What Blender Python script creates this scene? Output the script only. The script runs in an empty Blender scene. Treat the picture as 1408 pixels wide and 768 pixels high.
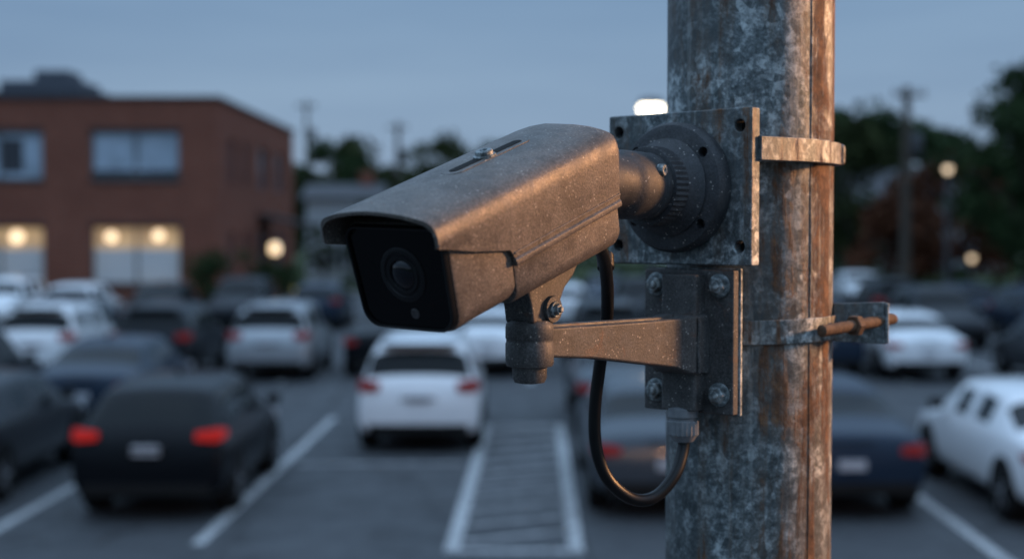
import bpy, bmesh, math, random
import numpy as np
from mathutils import Vector, Matrix
random.seed(7); rng=np.random.default_rng(7)
scn=bpy.context.scene
scn.view_settings.view_transform='Standard'
try: scn.view_settings.look='None'
except Exception: pass
scn.view_settings.exposure=0
R=math.radians

# ------------------------------------------------------------------ materials
class NT:
    def __init__(s,name):
        s.m=bpy.data.materials.new(name); s.m.use_nodes=True
        s.t=s.m.node_tree; s.b=s.t.nodes['Principled BSDF']
        s.tc=s.t.nodes.new('ShaderNodeTexCoord')
    def n(s,typ,**k):
        x=s.t.nodes.new(typ)
        for a,v in k.items(): setattr(x,a,v)
        return x
    def l(s,a,b): s.t.links.new(a,b)
    def vec(s,scale=(1,1,1)):
        mp=s.n('ShaderNodeMapping'); mp.inputs['Scale'].default_value=scale
        s.l(s.tc.outputs['Object'],mp.inputs['Vector']); return mp.outputs[0]
    def noise(s,scale,detail=4,rough=.55,vs=(1,1,1),dist=0):
        x=s.n('ShaderNodeTexNoise'); x.inputs['Scale'].default_value=scale
        x.inputs['Detail'].default_value=detail; x.inputs['Roughness'].default_value=rough
        x.inputs['Distortion'].default_value=dist
        s.l(s.vec(vs),x.inputs['Vector']); return x.outputs['Fac']
    def voro(s,scale,vs=(1,1,1)):
        x=s.n('ShaderNodeTexVoronoi'); x.inputs['Scale'].default_value=scale
        s.l(s.vec(vs),x.inputs['Vector']); return x
    def ramp(s,fac,stops):
        x=s.n('ShaderNodeValToRGB'); e=x.color_ramp.elements
        while len(e)<len(stops): e.new(.5)
        for i,(p,c) in enumerate(stops):
            e[i].position=p
            if not isinstance(c,(tuple,list)): c=(c,c,c)
            e[i].color=(*c[:3],1)
        s.l(fac,x.inputs[0]); return x.outputs[0]
    def mix(s,fac,a,b,mode='MIX'):
        x=s.n('ShaderNodeMix',data_type='RGBA',blend_type=mode)
        for k,v in ((0,fac),(6,a),(7,b)):
            if isinstance(v,bpy.types.NodeSocket): s.l(v,x.inputs[k])
            elif k==0: x.inputs[0].default_value=v
            else: x.inputs[k].default_value=(*v,1)
        return x.outputs[2]
    def math(s,op,a,b):
        x=s.n('ShaderNodeMath',operation=op)
        for i,v in enumerate((a,b)):
            if isinstance(v,bpy.types.NodeSocket): s.l(v,x.inputs[i])
            else: x.inputs[i].default_value=v
        return x.outputs[0]
    def set(s,**k):
        for a,v in k.items():
            i=s.b.inputs[a.replace('_',' ')]
            if isinstance(v,bpy.types.NodeSocket): s.l(v,i)
            elif isinstance(v,tuple): i.default_value=(*v,1) if len(v)==3 else v
            else: i.default_value=v
        return s
    def bump(s,h,strength=.3,dist=.001):
        x=s.n('ShaderNodeBump'); x.inputs['Strength'].default_value=strength
        x.inputs['Distance'].default_value=dist
        s.l(h,x.inputs['Height']); s.l(x.outputs[0],s.b.inputs['Normal']); return s

def simple(name,col,rough=.5,metal=0,var=.15,vscale=5,**k):
    a=NT(name); n=a.noise(vscale,5)
    c=a.ramp(n,[(.3,tuple(x*(1-var) for x in col)),(.7,tuple(min(1,x*(1+var)) for x in col))])
    if 'Specular_IOR_Level' not in k and rough>=.6: k['Specular_IOR_Level']=.2
    a.set(Base_Color=c,Roughness=rough,Metallic=metal,**k); return a.m

def mat_paint(name,c1,c2,rust=0.0,rlo=.46,rhi=.70,dustk=.22,metal=.2,spec=.4,grain=1.0):
    a=NT(name)
    big=a.noise(9,6,.6); fine=a.noise(620,3,.7); mid=a.noise(60,6,.7)
    c=a.ramp(big,[(.3,c1),(.72,c2)])
    c=a.mix(a.math('MULTIPLY',a.ramp(fine,[(.48,0.),(.66,1.)]),.50*grain),c,tuple(min(1,x*2.2) for x in c2))
    c=a.mix(a.math('MULTIPLY',a.ramp(fine,[(.34,1.),(.47,0.)]),.55*grain),c,tuple(x*.45 for x in c1))
    # darker scuffs and grime
    g=a.ramp(a.noise(24,9,.75,dist=.4),[(.47,0.),(.66,.70)]); c=a.mix(g,c,tuple(x*.42 for x in c1))
    run=a.ramp(a.noise(1,5,.6,(120,120,9)),[(.58,0.),(.70,.40)]); c=a.mix(run,c,tuple(x*.5 for x in c1))
    sp=a.voro(300); spk=a.ramp(sp.outputs['Distance'],[(.14,1.),(.26,0.)])
    gate=a.ramp(a.noise(110,3),[(.54,0.),(.58,1.)])
    c=a.mix(a.math('MULTIPLY',a.math('MULTIPLY',spk,gate),.75),c,(.44,.41,.37))
    dust=a.ramp(mid,[(.48,0.),(.75,1.)])
    c=a.mix(a.math('MULTIPLY',dust,dustk),c,(.24,.23,.215))
    if rust>0:
        r=a.ramp(a.noise(28,8,.7,dist=.6),[(.66-rust,0.),(.73-rust,1.)])
        c=a.mix(a.math('MULTIPLY',r,.6),c,(.13,.065,.04))
    rg=a.ramp(mid,[(.3,rlo),(.7,rhi)])
    a.set(Base_Color=c,Roughness=rg,Metallic=metal,Specular_IOR_Level=spec)
    a.bump(a.math('ADD',a.math('MULTIPLY',fine,1.0),mid),.55,.0005)
    return a.m

def mat_galv(name,rust=.5,side=True,bright=1.0,vs=1.0):
    a=NT(name)
    v=a.voro(120*vs,(1,1,.7)); 
    spk=a.n('ShaderNodeRGBToBW'); a.l(v.outputs['Color'],spk.inputs[0])
    n1=a.noise(38,10,.78); n2=a.noise(9,7,.7,dist=.6); n3=a.noise(190,6,.75)
    f=a.math('ADD',a.math('MULTIPLY',spk.outputs[0],.20),a.math('MULTIPLY',n1,.95))
    f=a.math('ADD',f,a.math('MULTIPLY',a.math('SUBTRACT',n3,.5),.75))
    b=bright
    c=a.ramp(f,[(.42,(.042*b,.052*b,.054*b)),(.57,(.13*b,.152*b,.158*b)),(.76,(.50*b,.54*b,.54*b))])
    c=a.mix(a.ramp(n2,[(.40,0.),(.58,.72)]),c,(.066*b,.074*b,.076*b))
    run=a.ramp(a.noise(1,7,.7,(85,85,4.5),dist=.2),[(.57,0.),(.67,.50)])
    c=a.mix(run,c,(.34*b,.36*b,.35*b))
    # rust : vertical runs + blotches
    st=a.noise(1,7,.65,(52,52,2.2),dist=.3); bl=a.noise(19,10,.8,(1,1,.5),dist=.5)
    m=a.math('ADD',a.math('MULTIPLY',st,.62),a.math('MULTIPLY',bl,.56))
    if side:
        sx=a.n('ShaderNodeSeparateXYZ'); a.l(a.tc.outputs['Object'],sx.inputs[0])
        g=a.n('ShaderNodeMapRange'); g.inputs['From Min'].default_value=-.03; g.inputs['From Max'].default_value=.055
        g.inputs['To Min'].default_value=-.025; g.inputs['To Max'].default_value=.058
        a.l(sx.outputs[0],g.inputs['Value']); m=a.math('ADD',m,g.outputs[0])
    t=.735-.12*rust
    rm=a.ramp(m,[(t-.02,0.),(t+.035,1.)])
    rc=a.ramp(a.noise(70,8,.75),[(.32,(.035,.020,.014)),(.5,(.12,.056,.028)),(.70,(.30,.15,.07))])
    halo=a.ramp(m,[(t-.10,0.),(t,.50)])
    c=a.mix(halo,c,(.155,.108,.075)); c=a.mix(rm,c,rc)
    met=a.math('SUBTRACT',.55,a.math('MULTIPLY',rm,.55))
    ro=a.math('ADD',a.ramp(n1,[(.3,.40),(.7,.66)]),a.math('MULTIPLY',rm,.3))
    a.set(Base_Color=c,Metallic=met,Roughness=ro,Specular_IOR_Level=.4)
    h=a.math('ADD',a.math('MULTIPLY',n3,.8),a.math('MULTIPLY',rm,.9)); h=a.math('ADD',h,a.math('MULTIPLY',n1,.9))
    a.bump(h,.6,.0013); return a.m

M_shell=mat_paint('bronze_powder_coat',(.092,.080,.071),(.126,.109,.095),rlo=.38,rhi=.62)
M_brk=mat_paint('dark_grey_cast_paint',(.050,.049,.049),(.078,.075,.072),rust=.08)
M_knk=mat_paint('dark_grey_knuckle_paint',(.030,.032,.035),(.048,.050,.054),dustk=.12,metal=0,spec=.35,grain=.7)
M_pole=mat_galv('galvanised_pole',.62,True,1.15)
M_plate=mat_galv('galvanised_plate',.42,False,1.15,1.3)
M_band=mat_galv('galvanised_band',.50,False,1.35,1.6)
M_bolt=mat_galv('bolt_zinc',.25,False,1.4,3)
M_rust=NT('rusty_rod'); M_rust.set(Base_Color=M_rust.ramp(M_rust.noise(120,6,.7),[(.3,(.06,.038,.026)),(.7,(.20,.115,.065))]),Roughness=.85,Metallic=.2).bump(M_rust.noise(400,4),.6,.001); M_rust=M_rust.m
M_glass=simple('tinted_window',(.002,.002,.0025),.12,0,.3,20,Specular_IOR_Level=.2)
M_lens=simple('lens_glass',(.003,.003,.006),.06,0,.2,10,Specular_IOR_Level=.5)
M_lring=simple('lens_ring',(.007,.007,.008),.4,0,.2,30,Specular_IOR_Level=.28)
M_blk=simple('black_rubber',(.005,.005,.0055),.38,0,.35,120,Specular_IOR_Level=.3)
M_gland=simple('grey_nylon_gland',(.17,.18,.19),.45,0,.3,80)
M_dark=simple('recess_shade',(.006,.006,.006),.8)  # near-black puts the shade inside slot and holes into the colour

# ------------------------------------------------------------------ helpers
def empty(name,loc=(0,0,0),rz=0):
    o=bpy.data.objects.new(name,None); o.empty_display_size=.1
    o.matrix_basis=Matrix.Translation(loc)@Matrix.Rotation(rz,4,'Z')
    scn.collection.objects.link(o); return o
def add(name,me,parent,Mx,mats,smooth=35,bevel=0,bseg=2,sub=0):
    if not isinstance(mats,(list,tuple)): mats=[mats]
    if len(me.materials)==0:
        for m in mats: me.materials.append(m)
    if smooth:
        me.polygons.foreach_set('use_smooth',[True]*len(me.polygons))
        me.set_sharp_from_angle(angle=R(smooth))
    o=bpy.data.objects.new(name,me); scn.collection.objects.link(o)
    if parent is not None:
        o.parent=parent; o.matrix_basis=Mx if Mx else Matrix()
    else: o.matrix_basis=Mx if Mx else Matrix()
    if bevel:
        b=o.modifiers.new('b','BEVEL'); b.width=bevel; b.segments=bseg; b.limit_method='ANGLE'; b.angle_limit=R(40); b.harden_normals=True
    if sub:
        s=o.modifiers.new('s','SUBSURF'); s.levels=sub; s.render_levels=sub
    return o
def mesh_from(bm,name='m',scale=1.0):
    if scale!=1.0: bmesh.ops.scale(bm,vec=(scale,)*3,verts=bm.verts)
    bmesh.ops.recalc_face_normals(bm,faces=bm.faces)
    me=bpy.data.meshes.new(name); bm.to_mesh(me); bm.free(); return me
def bm_loops(bm,loops,cyc=False,cap=True,mat=0):
    L=[[bm.verts.new(p) for p in lp] for lp in loops]; n=len(L[0])
    rngs=range(len(L)) if cyc else range(len(L)-1)
    for i in rngs:
        a=L[i]; b=L[(i+1)%len(L)]
        for j in range(n):
            f=bm.faces.new((a[j],a[(j+1)%n],b[(j+1)%n],b[j])); f.material_index=mat
    if cap and not cyc:
        bm.faces.new(L[0]).material_index=mat; bm.faces.new(L[-1][::-1]).material_index=mat
    return L
def loft(loops,cyc=False,cap=True,scale=.001):
    bm=bmesh.new(); bm_loops(bm,loops,cyc,cap); return mesh_from(bm,'loft',scale)
def box(x0,x1,y0,y1,z0,z1,scale=.001):
    return loft([[(x0,y0,z),(x1,y0,z),(x1,y1,z),(x0,y1,z)] for z in (z0,z1)],scale=scale)
def bm_box(bm,x0,x1,y0,y1,z0,z1,mat=0):
    bm_loops(bm,[[(x0,y0,z),(x1,y0,z),(x1,y1,z),(x0,y1,z)] for z in (z0,z1)],mat=mat)
def revolve(prof,axis='Z',seg=48,scale=.001,bumps=None):
    loops=[]
    for k,(r,h) in enumerate(prof):
        lp=[]
        for i in range(seg):
            a=2*math.pi*i/seg; rr=r
            if bumps and k in bumps and i%2==0: rr=r-bumps[k]
            c,s=rr*math.cos(a),rr*math.sin(a)
            lp.append((c,s,h) if axis=='Z' else (c,h,s))
        loops.append(lp)
    return loft(loops,scale=scale)
def round_poly(pts,rad,seg=5):
    out=[]; n=len(pts)
    for i in range(n):
        p=Vector(pts[i]); a=Vector(pts[i-1]); b=Vector(pts[(i+1)%n]); r=rad[i] if isinstance(rad,(list,tuple)) else rad
        d1=(a-p).normalized(); d2=(b-p).normalized()
        h=math.acos(max(-1,min(1,d1.dot(d2))))/2; t=r/math.tan(h)
        c=p+(d1+d2).normalized()*(r/math.sin(h))
        s=p+d1*t-c; e=p+d2*t-c
        a0=math.atan2(s.y,s.x); a1=math.atan2(e.y,e.x); da=(a1-a0+math.pi)%(2*math.pi)-math.pi
        for k in range(seg+1):
            an=a0+da*k/seg; out.append((c.x+r*math.cos(an),c.y+r*math.sin(an)))
    return out
def tube(pts,r,seg=14,scale=1.0,res=10):
    P=[Vector(p) for p in pts]; Q=[]
    for i in range(len(P)-1):
        p0=P[max(i-1,0)];p1=P[i];p2=P[i+1];p3=P[min(i+2,len(P)-1)]
        for k in range(res):
            t=k/res
            Q.append(.5*((2*p1)+(p2-p0)*t+(2*p0-5*p1+4*p2-p3)*t*t+(3*p1-p0-3*p2+p3)*t**3))
    Q.append(P[-1]); loops=[]; up=None
    for i,q in enumerate(Q):
        t=(Q[min(i+1,len(Q)-1)]-Q[max(i-1,0)]).normalized()
        if up is None: up=t.orthogonal().normalized()
        u=(up-t*up.dot(t)).normalized(); v=t.cross(u); up=u
        rr=r(i/(len(Q)-1)) if callable(r) else r
        loops.append([tuple(q+(u*math.cos(a)+v*math.sin(a))*rr) for a in [2*math.pi*j/seg for j in range(seg)]])
    return loft(loops,scale=scale)

# ------------------------------------------------------------------ the pole
POLE=Vector((.2167,1.30,0)); ZL=3.3
pole=empty('steel_pole',POLE)
prof=[(.075,0),(.075,1.5),(.075,3.0),(.075,4.2),(.074,6.5)]
add('pole_shaft',revolve(prof,seg=128,scale=1),pole,Matrix.Translation((0,0,0)),M_pole)
add('pole_cap',revolve([(.080,6.49),(.080,6.53),(.05,6.56),(.01,6.57)],scale=1),pole,None,M_plate)
add('base_plate',box(-.19,.19,-.19,.19,.05,.075,1),pole,None,M_plate,bevel=.004)
add('concrete_footing',revolve([(.30,0),(.30,.045),(.28,.05)],scale=1),pole,None,simple('concrete',(.3,.29,.27),.9))
for i in range(4):
    a=R(45+90*i); add('anchor_bolt_%d'%(i+1),revolve([(.016,.07),(.016,.11),(.010,.112),(.010,.14)],seg=6,scale=1),pole,Matrix.Translation((.2*math.cos(a)*.95,.2*math.sin(a)*.95,0)),M_bolt)
sa=R(-55)
add('weld_seam',tube([(.0748*math.cos(sa)+.0004*math.sin(z*37),.0748*math.sin(sa),z) for z in np.linspace(.1,6.4,90)],.0010,8,res=3),pole,None,M_pole)

O=Matrix.Translation((0,0,ZL))
def F(theta,z=0): return O@Matrix.Rotation(R(-theta),4,'Z')@Matrix.Translation((0,0,z*.001))
def relM(parent,Mx): return parent.matrix_basis.inverted()@Matrix.Translation(POLE)@Mx

cam_e=empty('security_camera',POLE+Vector((-.25,-.3,ZL)))
brk_e=empty('camera_support_bracket',POLE+Vector((-.06,-.08,ZL-.09)))
pl_e=empty('camera_mounting_plate',POLE+Vector((-.07,-.07,ZL+.037)))
def A(name,me,par,Mx,mat,**k): return add(name,me,par,relM(par,Mx),mat,**k)

# ------------------------------------------------------------------ upper plate + flange
TU=44
U=F(TU,36)
def hexbolt(par,name,Mx,x,y,z,r=7.5,h=6,mat=M_bolt,washer=True):
    T=Mx@Matrix.Translation((x*.001,y*.001,z*.001))@Matrix.Rotation(random.random()*2,4,'Y')
    bm=bmesh.new()
    def ring(rr,hh,seg,off=0): return [(rr*math.cos(2*math.pi*i/seg+off),hh,rr*math.sin(2*math.pi*i/seg+off)) for i in range(seg)]
    if washer: bm_loops(bm,[ring(r*1.35,0,24),ring(r*1.35,-1.6,24),ring(r*1.25,-1.9,24)])
    bm_loops(bm,[ring(r,-1.9,6),ring(r,-h,6),ring(r*.86,-h-1.2,6)])
    bm_loops(bm,[ring(r*.5,-h-1,12),ring(r*.5,-h-2.6,12),ring(r*.38,-h-3.2,12)])
    A(name,mesh_from(bm,'bolt',.001),par,T,mat,smooth=30,bevel=.0004)
plate=A('plate',box(-78,75,-106,-94,-66,65),pl_e,U,M_plate)
def cutter(Mx,items,axis='Y'):
    bm=bmesh.new()
    for (x,z,r,y0,y1) in items:
        bm_loops(bm,[[(x+r*math.cos(2*math.pi*i/24),y,z+r*math.sin(2*math.pi*i/24)) for i in range(24)] for y in (y0,y1)])
    me=mesh_from(bm,'cut',.001); o=bpy.data.objects.new('cut',me); o.matrix_basis=Mx; scn.collection.objects.link(o); return o
def apply_bool(obj,cut,bev=0):
    bpy.context.view_layer.update()
    m=obj.modifiers.new('x','BOOLEAN'); m.operation='DIFFERENCE'; m.solver='EXACT'; m.object=cut
    bpy.context.view_layer.update()
    dg=bpy.context.evaluated_depsgraph_get(); me=bpy.data.meshes.new_from_object(obj.evaluated_get(dg))
    obj.modifiers.clear(); obj.data=me
    me.polygons.foreach_set('use_smooth',[True]*len(me.polygons)); me.set_sharp_from_angle(angle=R(35))
    bpy.data.objects.remove(cut,do_unlink=True)
    if bev:
        b=obj.modifiers.new('b','BEVEL'); b.width=bev; b.segments=2; b.limit_method='ANGLE'; b.angle_limit=R(50); b.harden_normals=True
W=Matrix.Translation(POLE)
apply_bool(plate,cutter(W@U,[(x,sz*50,5.0,-120,-80) for x in(-67,63) for sz in(-1,1)]),.0014)
A('standoff_saddle',box(-32,32,-94,-62,-40,40),pl_e,U,M_plate,bevel=.002)
for i,(x,sz) in enumerate([(-67,-1),(63,-1),(-67,1),(63,1)]):
    A('hole_stud_%d'%(i+1),revolve([(4.4,-90),(4.4,-97),(3.2,-98)],'Y',20),pl_e,U@Matrix.Translation((x*.001,0,sz*.050)),M_dark)
flange=A('flange',revolve([(55,-106),(55.5,-108),(55.5,-116),(53,-120),(48,-121.5),(42,-121.5),(39,-123),(36,-129)],'Y',96),cam_e,U,M_knk)
holes=[]
for a in (38,138,218,318): holes.append((46.5*math.cos(R(a)),46.5*math.sin(R(a)),4.4,-135,-112))
apply_bool(flange,cutter(W@U,holes),.0006)
A('flange_lip',revolve([(41,-120),(41.5,-124),(38,-127),(34,-133),(32,-136)],'Y',72),cam_e,U,M_knk)
A('locking_ring',revolve([(31,-134),(33.5,-135.5),(34,-138),(34,-149),(33,-151.5),(29,-152.5)],'Y',88,bumps={2:1.5,3:1.5}),cam_e,U,M_knk,smooth=25)
p0=(U.to_3x3()@Vector((0,-.146,0)))+Vector((0,0,.036)); TH=38; TILT=18.3
HM=Matrix.Translation((-.2875,-.362,ZL-.0325))@Matrix.Rotation(R(-TH),4,'Z')@Matrix.Rotation(R(TILT),4,'X')@Matrix.Rotation(R(1.6),4,'Y')
p1=(HM@Vector((.004,.192,.010)))-Vector((0,0,ZL))
def between(a,b):
    d=(b-a); z=d.normalized(); q=z.to_track_quat('Y','Z'); return O@Matrix.Translation(a)@q.to_matrix().to_4x4(),d.length*1000
KM,KL=between(p0,p1)
A('knuckle',revolve([(22,-8),(27,0),(28,6),(28,20),(26.6,21),(26.6,23.5),(28,24.5),(28,54),(27,58),(25,62),(23,66),(23,KL-8),(26,KL-4),(26,KL+4)],'Y',64),cam_e,KM,M_knk)
for k in (0,1):
    sx=1 if k==0 else -1
    T=KM@Matrix.Translation((sx*.0235,.031,-.012*sx))@Matrix.Rotation(R(90)*sx,4,'Z')
    A('grub_screw_%d'%(k+1),revolve([(5.0,0),(5.0,-4.6),(4.2,-5.6),(2.2,-5.6),(2.0,-4.0)],'Y',20),cam_e,T,M_bolt)

# ------------------------------------------------------------------ camera head
H=HM
def hw(u): return 51-(38-u)*.125 if u<38 else 51
def shield_path(low,k=1.0,off=0):
    top=[(51,30),(51,35),(50.2,40),(48.3,43.8),(44.6,46.6),(38.5,48.8),(28,51.4),(14,53.2),(0,53.9)]
    right=[(hw(low),low),(hw((low+30)/2),(low+30)/2)]+top
    right=[((x-off*(x/50)),u if i==0 else u-off*(1 if u>40 else .3)) for i,(x,u) in enumerate(right)]
    return [(x*k,u*k if k!=1 else u) for x,u in right]+[(-x*k,u) for x,u in right[-2::-1]]
RIM=-9
sts=[(-17,29,1),(-16,28,1),(0,22,1),(20,14,1),(40,7.5,1),(57,2,1),(60,-2,1),(62,RIM+1,1),(64,RIM,1),(110,RIM,1),(160,RIM,1),(192,RIM,1),(196,RIM,.985),(197.5,RIM,.965)]
loops=[]
for y,low,k in sts:
    o=shield_path(low,k); i=shield_path(low,k,2.4)
    def fy(x,y=y): return y-(5.0*(1-(abs(x)/50)**2.5) if y<0 else 0)
    loops.append([(x,fy(x),u) for x,u in o]+[(x,fy(x),u) for x,u in i[::-1]])
bm=bmesh.new(); L=bm_loops(bm,loops,cap=False); n=len(loops[0])//2
for e in (L[0],L[-1]):
    for j in range(n-1): bm.faces.new((e[j],e[j+1],e[2*n-2-j],e[2*n-1-j]))
A('sunshield',mesh_from(bm,'shield',.001),cam_e,H,M_shell,smooth=40,bevel=.0006)
for sx in (-1,1):
    h0=RIM
    A('shield_rim_%s'%('a' if sx>0 else 'b'),loft([[(sx*(hw(h0)-1.5),y,h0-1.6),(sx*(hw(h0)+1.2),y,h0-1.6),(sx*(hw(h0)+2.0),y,h0+.2),(sx*(hw(h0)+1.9),y,h0+2.8),(sx*(hw(h0+4)+.2),y,h0+4.2),(sx*(hw(h0)-1.5),y,h0+4.2)] for y in (61,195)]),cam_e,H,M_shell,bevel=.0006)
    A('shield_groove_%s'%('a' if sx>0 else 'b'),loft([[(sx*(hw(h0+7)-1),y,h0+6.8),(sx*(hw(h0+7)+.9),y,h0+6.8),(sx*(hw(h0+9)+.9),y,h0+8.6),(sx*(hw(h0+9)-1),y,h0+8.6)] for y in (61,195)]),cam_e,H,M_shell,bevel=.0005)
def sect(tw,bw,top,bot,rt,rb): return round_poly([(tw,top),(bw,bot),(-bw,bot),(-tw,top)],[rt,rb,rb,rt],7)
def place(sec,y,k=1.0): return [(x*k,y,u*k) for x,u in sec]
main=sect(47,41.5,46,-39,8,13); mainr=sect(47,41.5,46,-41.5,8,13)
A('housing_rear',loft([place(main,62,.985),place(main,63.5),place(mainr,190),place(mainr,195,.97)]),cam_e,H,M_shell,smooth=40)
capS=sect(44.5,41,39,-35.5,10,14)
A('housing_front',loft([place(capS,0,.985),place(capS,2),place(capS,61.2),place(capS,62,.97)]),cam_e,H,M_shell,smooth=40)
A('front_bezel',loft([place(capS,1,.975),place(capS,-4.0,.965),place(capS,-5.0,.945),place(capS,-4.6,.915),place(capS,1,.91)],cyc=True),cam_e,H,M_blk,smooth=50)
A('front_window',loft([place(capS,0.5,.93),place(capS,-2.6,.925)]),cam_e,H,M_glass,smooth=40)
LM=H@Matrix.Translation((.002,-.0026,.004))
A('lens_ring',revolve([(19,.5),(19,-.5),(18.4,-.9),(15.5,-.9),(15,-.2),(13.5,-.2),(13,-1.2),(10.8,-1.2),(10.2,-.1)],'Y',64),cam_e,LM,M_lring)
A('lens_glass',revolve([(9.8,.2),(9.8,-.4),(8.5,-1.4),(6.5,-2.4),(4.5,-3.0),(2.5,-3.35),(.4,-3.5)],'Y',48),cam_e,LM,M_lens)
A('light_sensor',revolve([(3.6,.3),(3.6,-.5),(3.0,-.8),(2.2,-.5)],'Y',32),cam_e,H@Matrix.Translation((.006,-.0026,-.023)),simple('sensor',(.04,.036,.036),.3))
topz=53.8
A('slot_recess',loft([[(x,y,z) for x,y in round_poly([(9,60),(9,152),(-9,152),(-9,60)],8.9,8)] for z in (topz-1.5,topz+.25)]),cam_e,H,M_shell,bevel=.0003)
A('adjust_slot_shade',loft([[(x,y,z) for x,y in round_poly([(4.0,66),(4.0,146),(-4.0,146),(-4.0,66)],3.9,8)] for z in (topz-1.5,topz+.6)]),cam_e,H,M_dark)  # slightly raised strip, coloured black for the shade down in the slot
A('slot_screw',revolve([(8.2,topz),(8.2,topz+1.4),(6.4,topz+1.6),(6.4,topz+4.2),(5.6,topz+5),(3.2,topz+5),(2.8,topz+3.4)],'Z',32),cam_e,H@Matrix.Translation((0,.104,0)),M_bolt)

TL=38; Lo=F(TL)
A('swivel_foot',loft([[(x,-s,z) for s,z in [(281,-10),(286,-24),(293,-34),(304,-43),(309,-51),(311,-68),(344,-68),(346,-56),(349,-46),(355,-41),(364,-37),(368,-28),(330,-12)]] for x in (-13,13)]),cam_e,Lo,M_brk,bevel=.0025,bseg=3)
A('foot_hinge',revolve([(0.5,-16),(9.5,-16),(10,-15),(10,15),(9.5,16),(.5,16)],'Y',32),cam_e,Lo@Matrix.Translation((0,-.322,-.058))@Matrix.Rotation(R(90),4,'Z'),M_brk)
hexbolt(cam_e,'foot_bolt',Lo@Matrix.Translation((.016,-.322,-.058))@Matrix.Rotation(R(90),4,'Z'),0,0,0,4.4,4)

# ------------------------------------------------------------------ lower bracket
A('arm_collar',revolve([(15,-66),(17.3,-68.5),(17.8,-71),(17.8,-79),(17.2,-80),(17.2,-82),(17.8,-83),(17.8,-97),(16.8,-99.5),(12.8,-100.5),(12.6,-108),(11,-111.5),(6,-112.5)],'Z',56),brk_e,Lo@Matrix.Translation((0,-.331,0)),M_brk)
A('arm',loft([[(-8.5,-318,-94),(8.5,-318,-94),(8.5,-318,-72),(-8.5,-318,-72)],[(-9,-260,-99),(9,-260,-99),(9,-260,-73),(-9,-260,-73)],[(-10,-165,-112),(10,-165,-112),(10,-165,-74),(-10,-165,-74)],[(-13,-146,-115),(13,-146,-115),(13,-146,-73.5),(-13,-146,-73.5)],[(-19,-130,-121),(19,-130,-121),(19,-130,-72),(-19,-130,-72)],[(-21,-106,-122),(21,-106,-122),(21,-106,-71),(-21,-106,-71)]]),brk_e,Lo,M_brk,bevel=.0022,bseg=3)
A('arm_top_rib',loft([[(-4,y,z-1),(4,y,z-1),(3.4,y,z+1.4),(-3.4,y,z+1.4)] for y,z in ((-312,-71.6),(-160,-73.6),(-136,-72))]),brk_e,Lo,M_brk,bevel=.0006)
A('channel',loft([[(x,y,z) for x,y in [(-17,-106),(-17,-122),(-15,-124),(15,-124),(17,-122),(17,-106)]] for z in (-153,-150,-38)]),brk_e,Lo,M_brk,bevel=.001)
A('bracket_plate',box(-44,44,-107.5,-98,-156,-34),brk_e,Lo,M_brk,bevel=.0015)
A('back_plate',box(-45.5,45.5,-97.6,-94,-157.5,-32.5),brk_e,Lo,M_band,bevel=.001)
A('saddle',box(-26,26,-94,-60,-150,-40),brk_e,Lo,M_plate,bevel=.002)
for i,(x,z) in enumerate([(-31,-47),(31,-47),(-31,-139),(31,-139)]): hexbolt(brk_e,'bolt_%d'%(i+1),Lo,x,-107.5,z,7.6,6.5)
A('weld_bead',tube([(20.5+.7*math.sin(t*9),-124,-74-46*t) for t in np.linspace(0,1,14)],1.6,8,.001,3),brk_e,Lo,M_brk)
gx=Lo@Matrix.Translation((0,-.115,0))
A('gland_body',revolve([(8,-150),(13,-152),(13,-159),(11,-160),(11,-163)],'Z',24),brk_e,gx,M_gland)
A('gland_nut',revolve([(12.5,-162),(13.5,-163),(13.5,-174),(11.5,-176.5),(9,-180),(6,-181)],'Z',40,bumps={1:1.2,2:1.2}),brk_e,gx,M_gland,smooth=20)
def W2(px_x,d,z): return (px_x-216.7,d-1300,z)
gp=Lo@Vector((0,-.115,-.178)); gp=(gp.x*1000,gp.y*1000,(gp.z-ZL)*1000)
cab=[W2(54,1062,0),W2(66,1088,-12),W2(74,1120,-32),W2(77,1150,-68),W2(72,1160,-110),W2(68,1165,-150),W2(70,1168,-182),W2(80,1172,-207),W2(100,1180,-224),W2(120,1188,-224),W2(138,1198,-207),(gp[0]+.5,gp[1],gp[2]-8),(gp[0],gp[1],gp[2]+4)]
A('cable',tube(cab,5.2,16,.001,10),cam_e,O,M_blk)
A('cable_strain_relief',revolve([(5,0),(6.8,2),(6.8,14),(5,16)],'Z',20),cam_e,O@Matrix.Translation(Vector(cab[2])*.001)@Matrix.Rotation(R(-35),4,'X'),M_blk)

# ------------------------------------------------------------------ clamp bands
def band(name,par,z0,z1,a0,a1,r0,r1,mat,tilt=0,seg=70):
    loops=[]
    for i in range(seg+1):
        a=R(a0+(a1-a0)*i/seg); c,s=math.sin(a),-math.cos(a); dz=tilt*math.sin(a)
        loops.append([(c*r0,s*r0,z0+dz),(c*r1,s*r1,z0+dz),(c*r1,s*r1,z1+dz),(c*r0,s*r0,z1+dz)])
    A(name,loft(loops),par,O,mat,bevel=.0006)
b1=empty('pole_clamp_band',POLE+Vector((0,0,ZL+.067)))
band('strap',b1,58,77,-30,250,76.5,81.5,M_band)
A('strap_lug',loft([[(-14,-120,z),(-11,-124,z),(42,-84,z),(62,-56,z),(58,-53,z),(38,-80,z)] for z in (57.5,77.5)]),b1,O,M_band,bevel=.0008)
A('strap_ear',box(72,84.5,-16,-2,57.5,77.5),b1,O,M_band,bevel=.004)
b2=empty('pole_clamp_band',POLE+Vector((0,0,ZL-.09)))
band('strap',b2,-99,-78,-30,95,75.8,78.6,M_band,tilt=2)
band('strap_back',b2,-97,-78,95,250,75.8,78.6,M_band,tilt=2)
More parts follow.
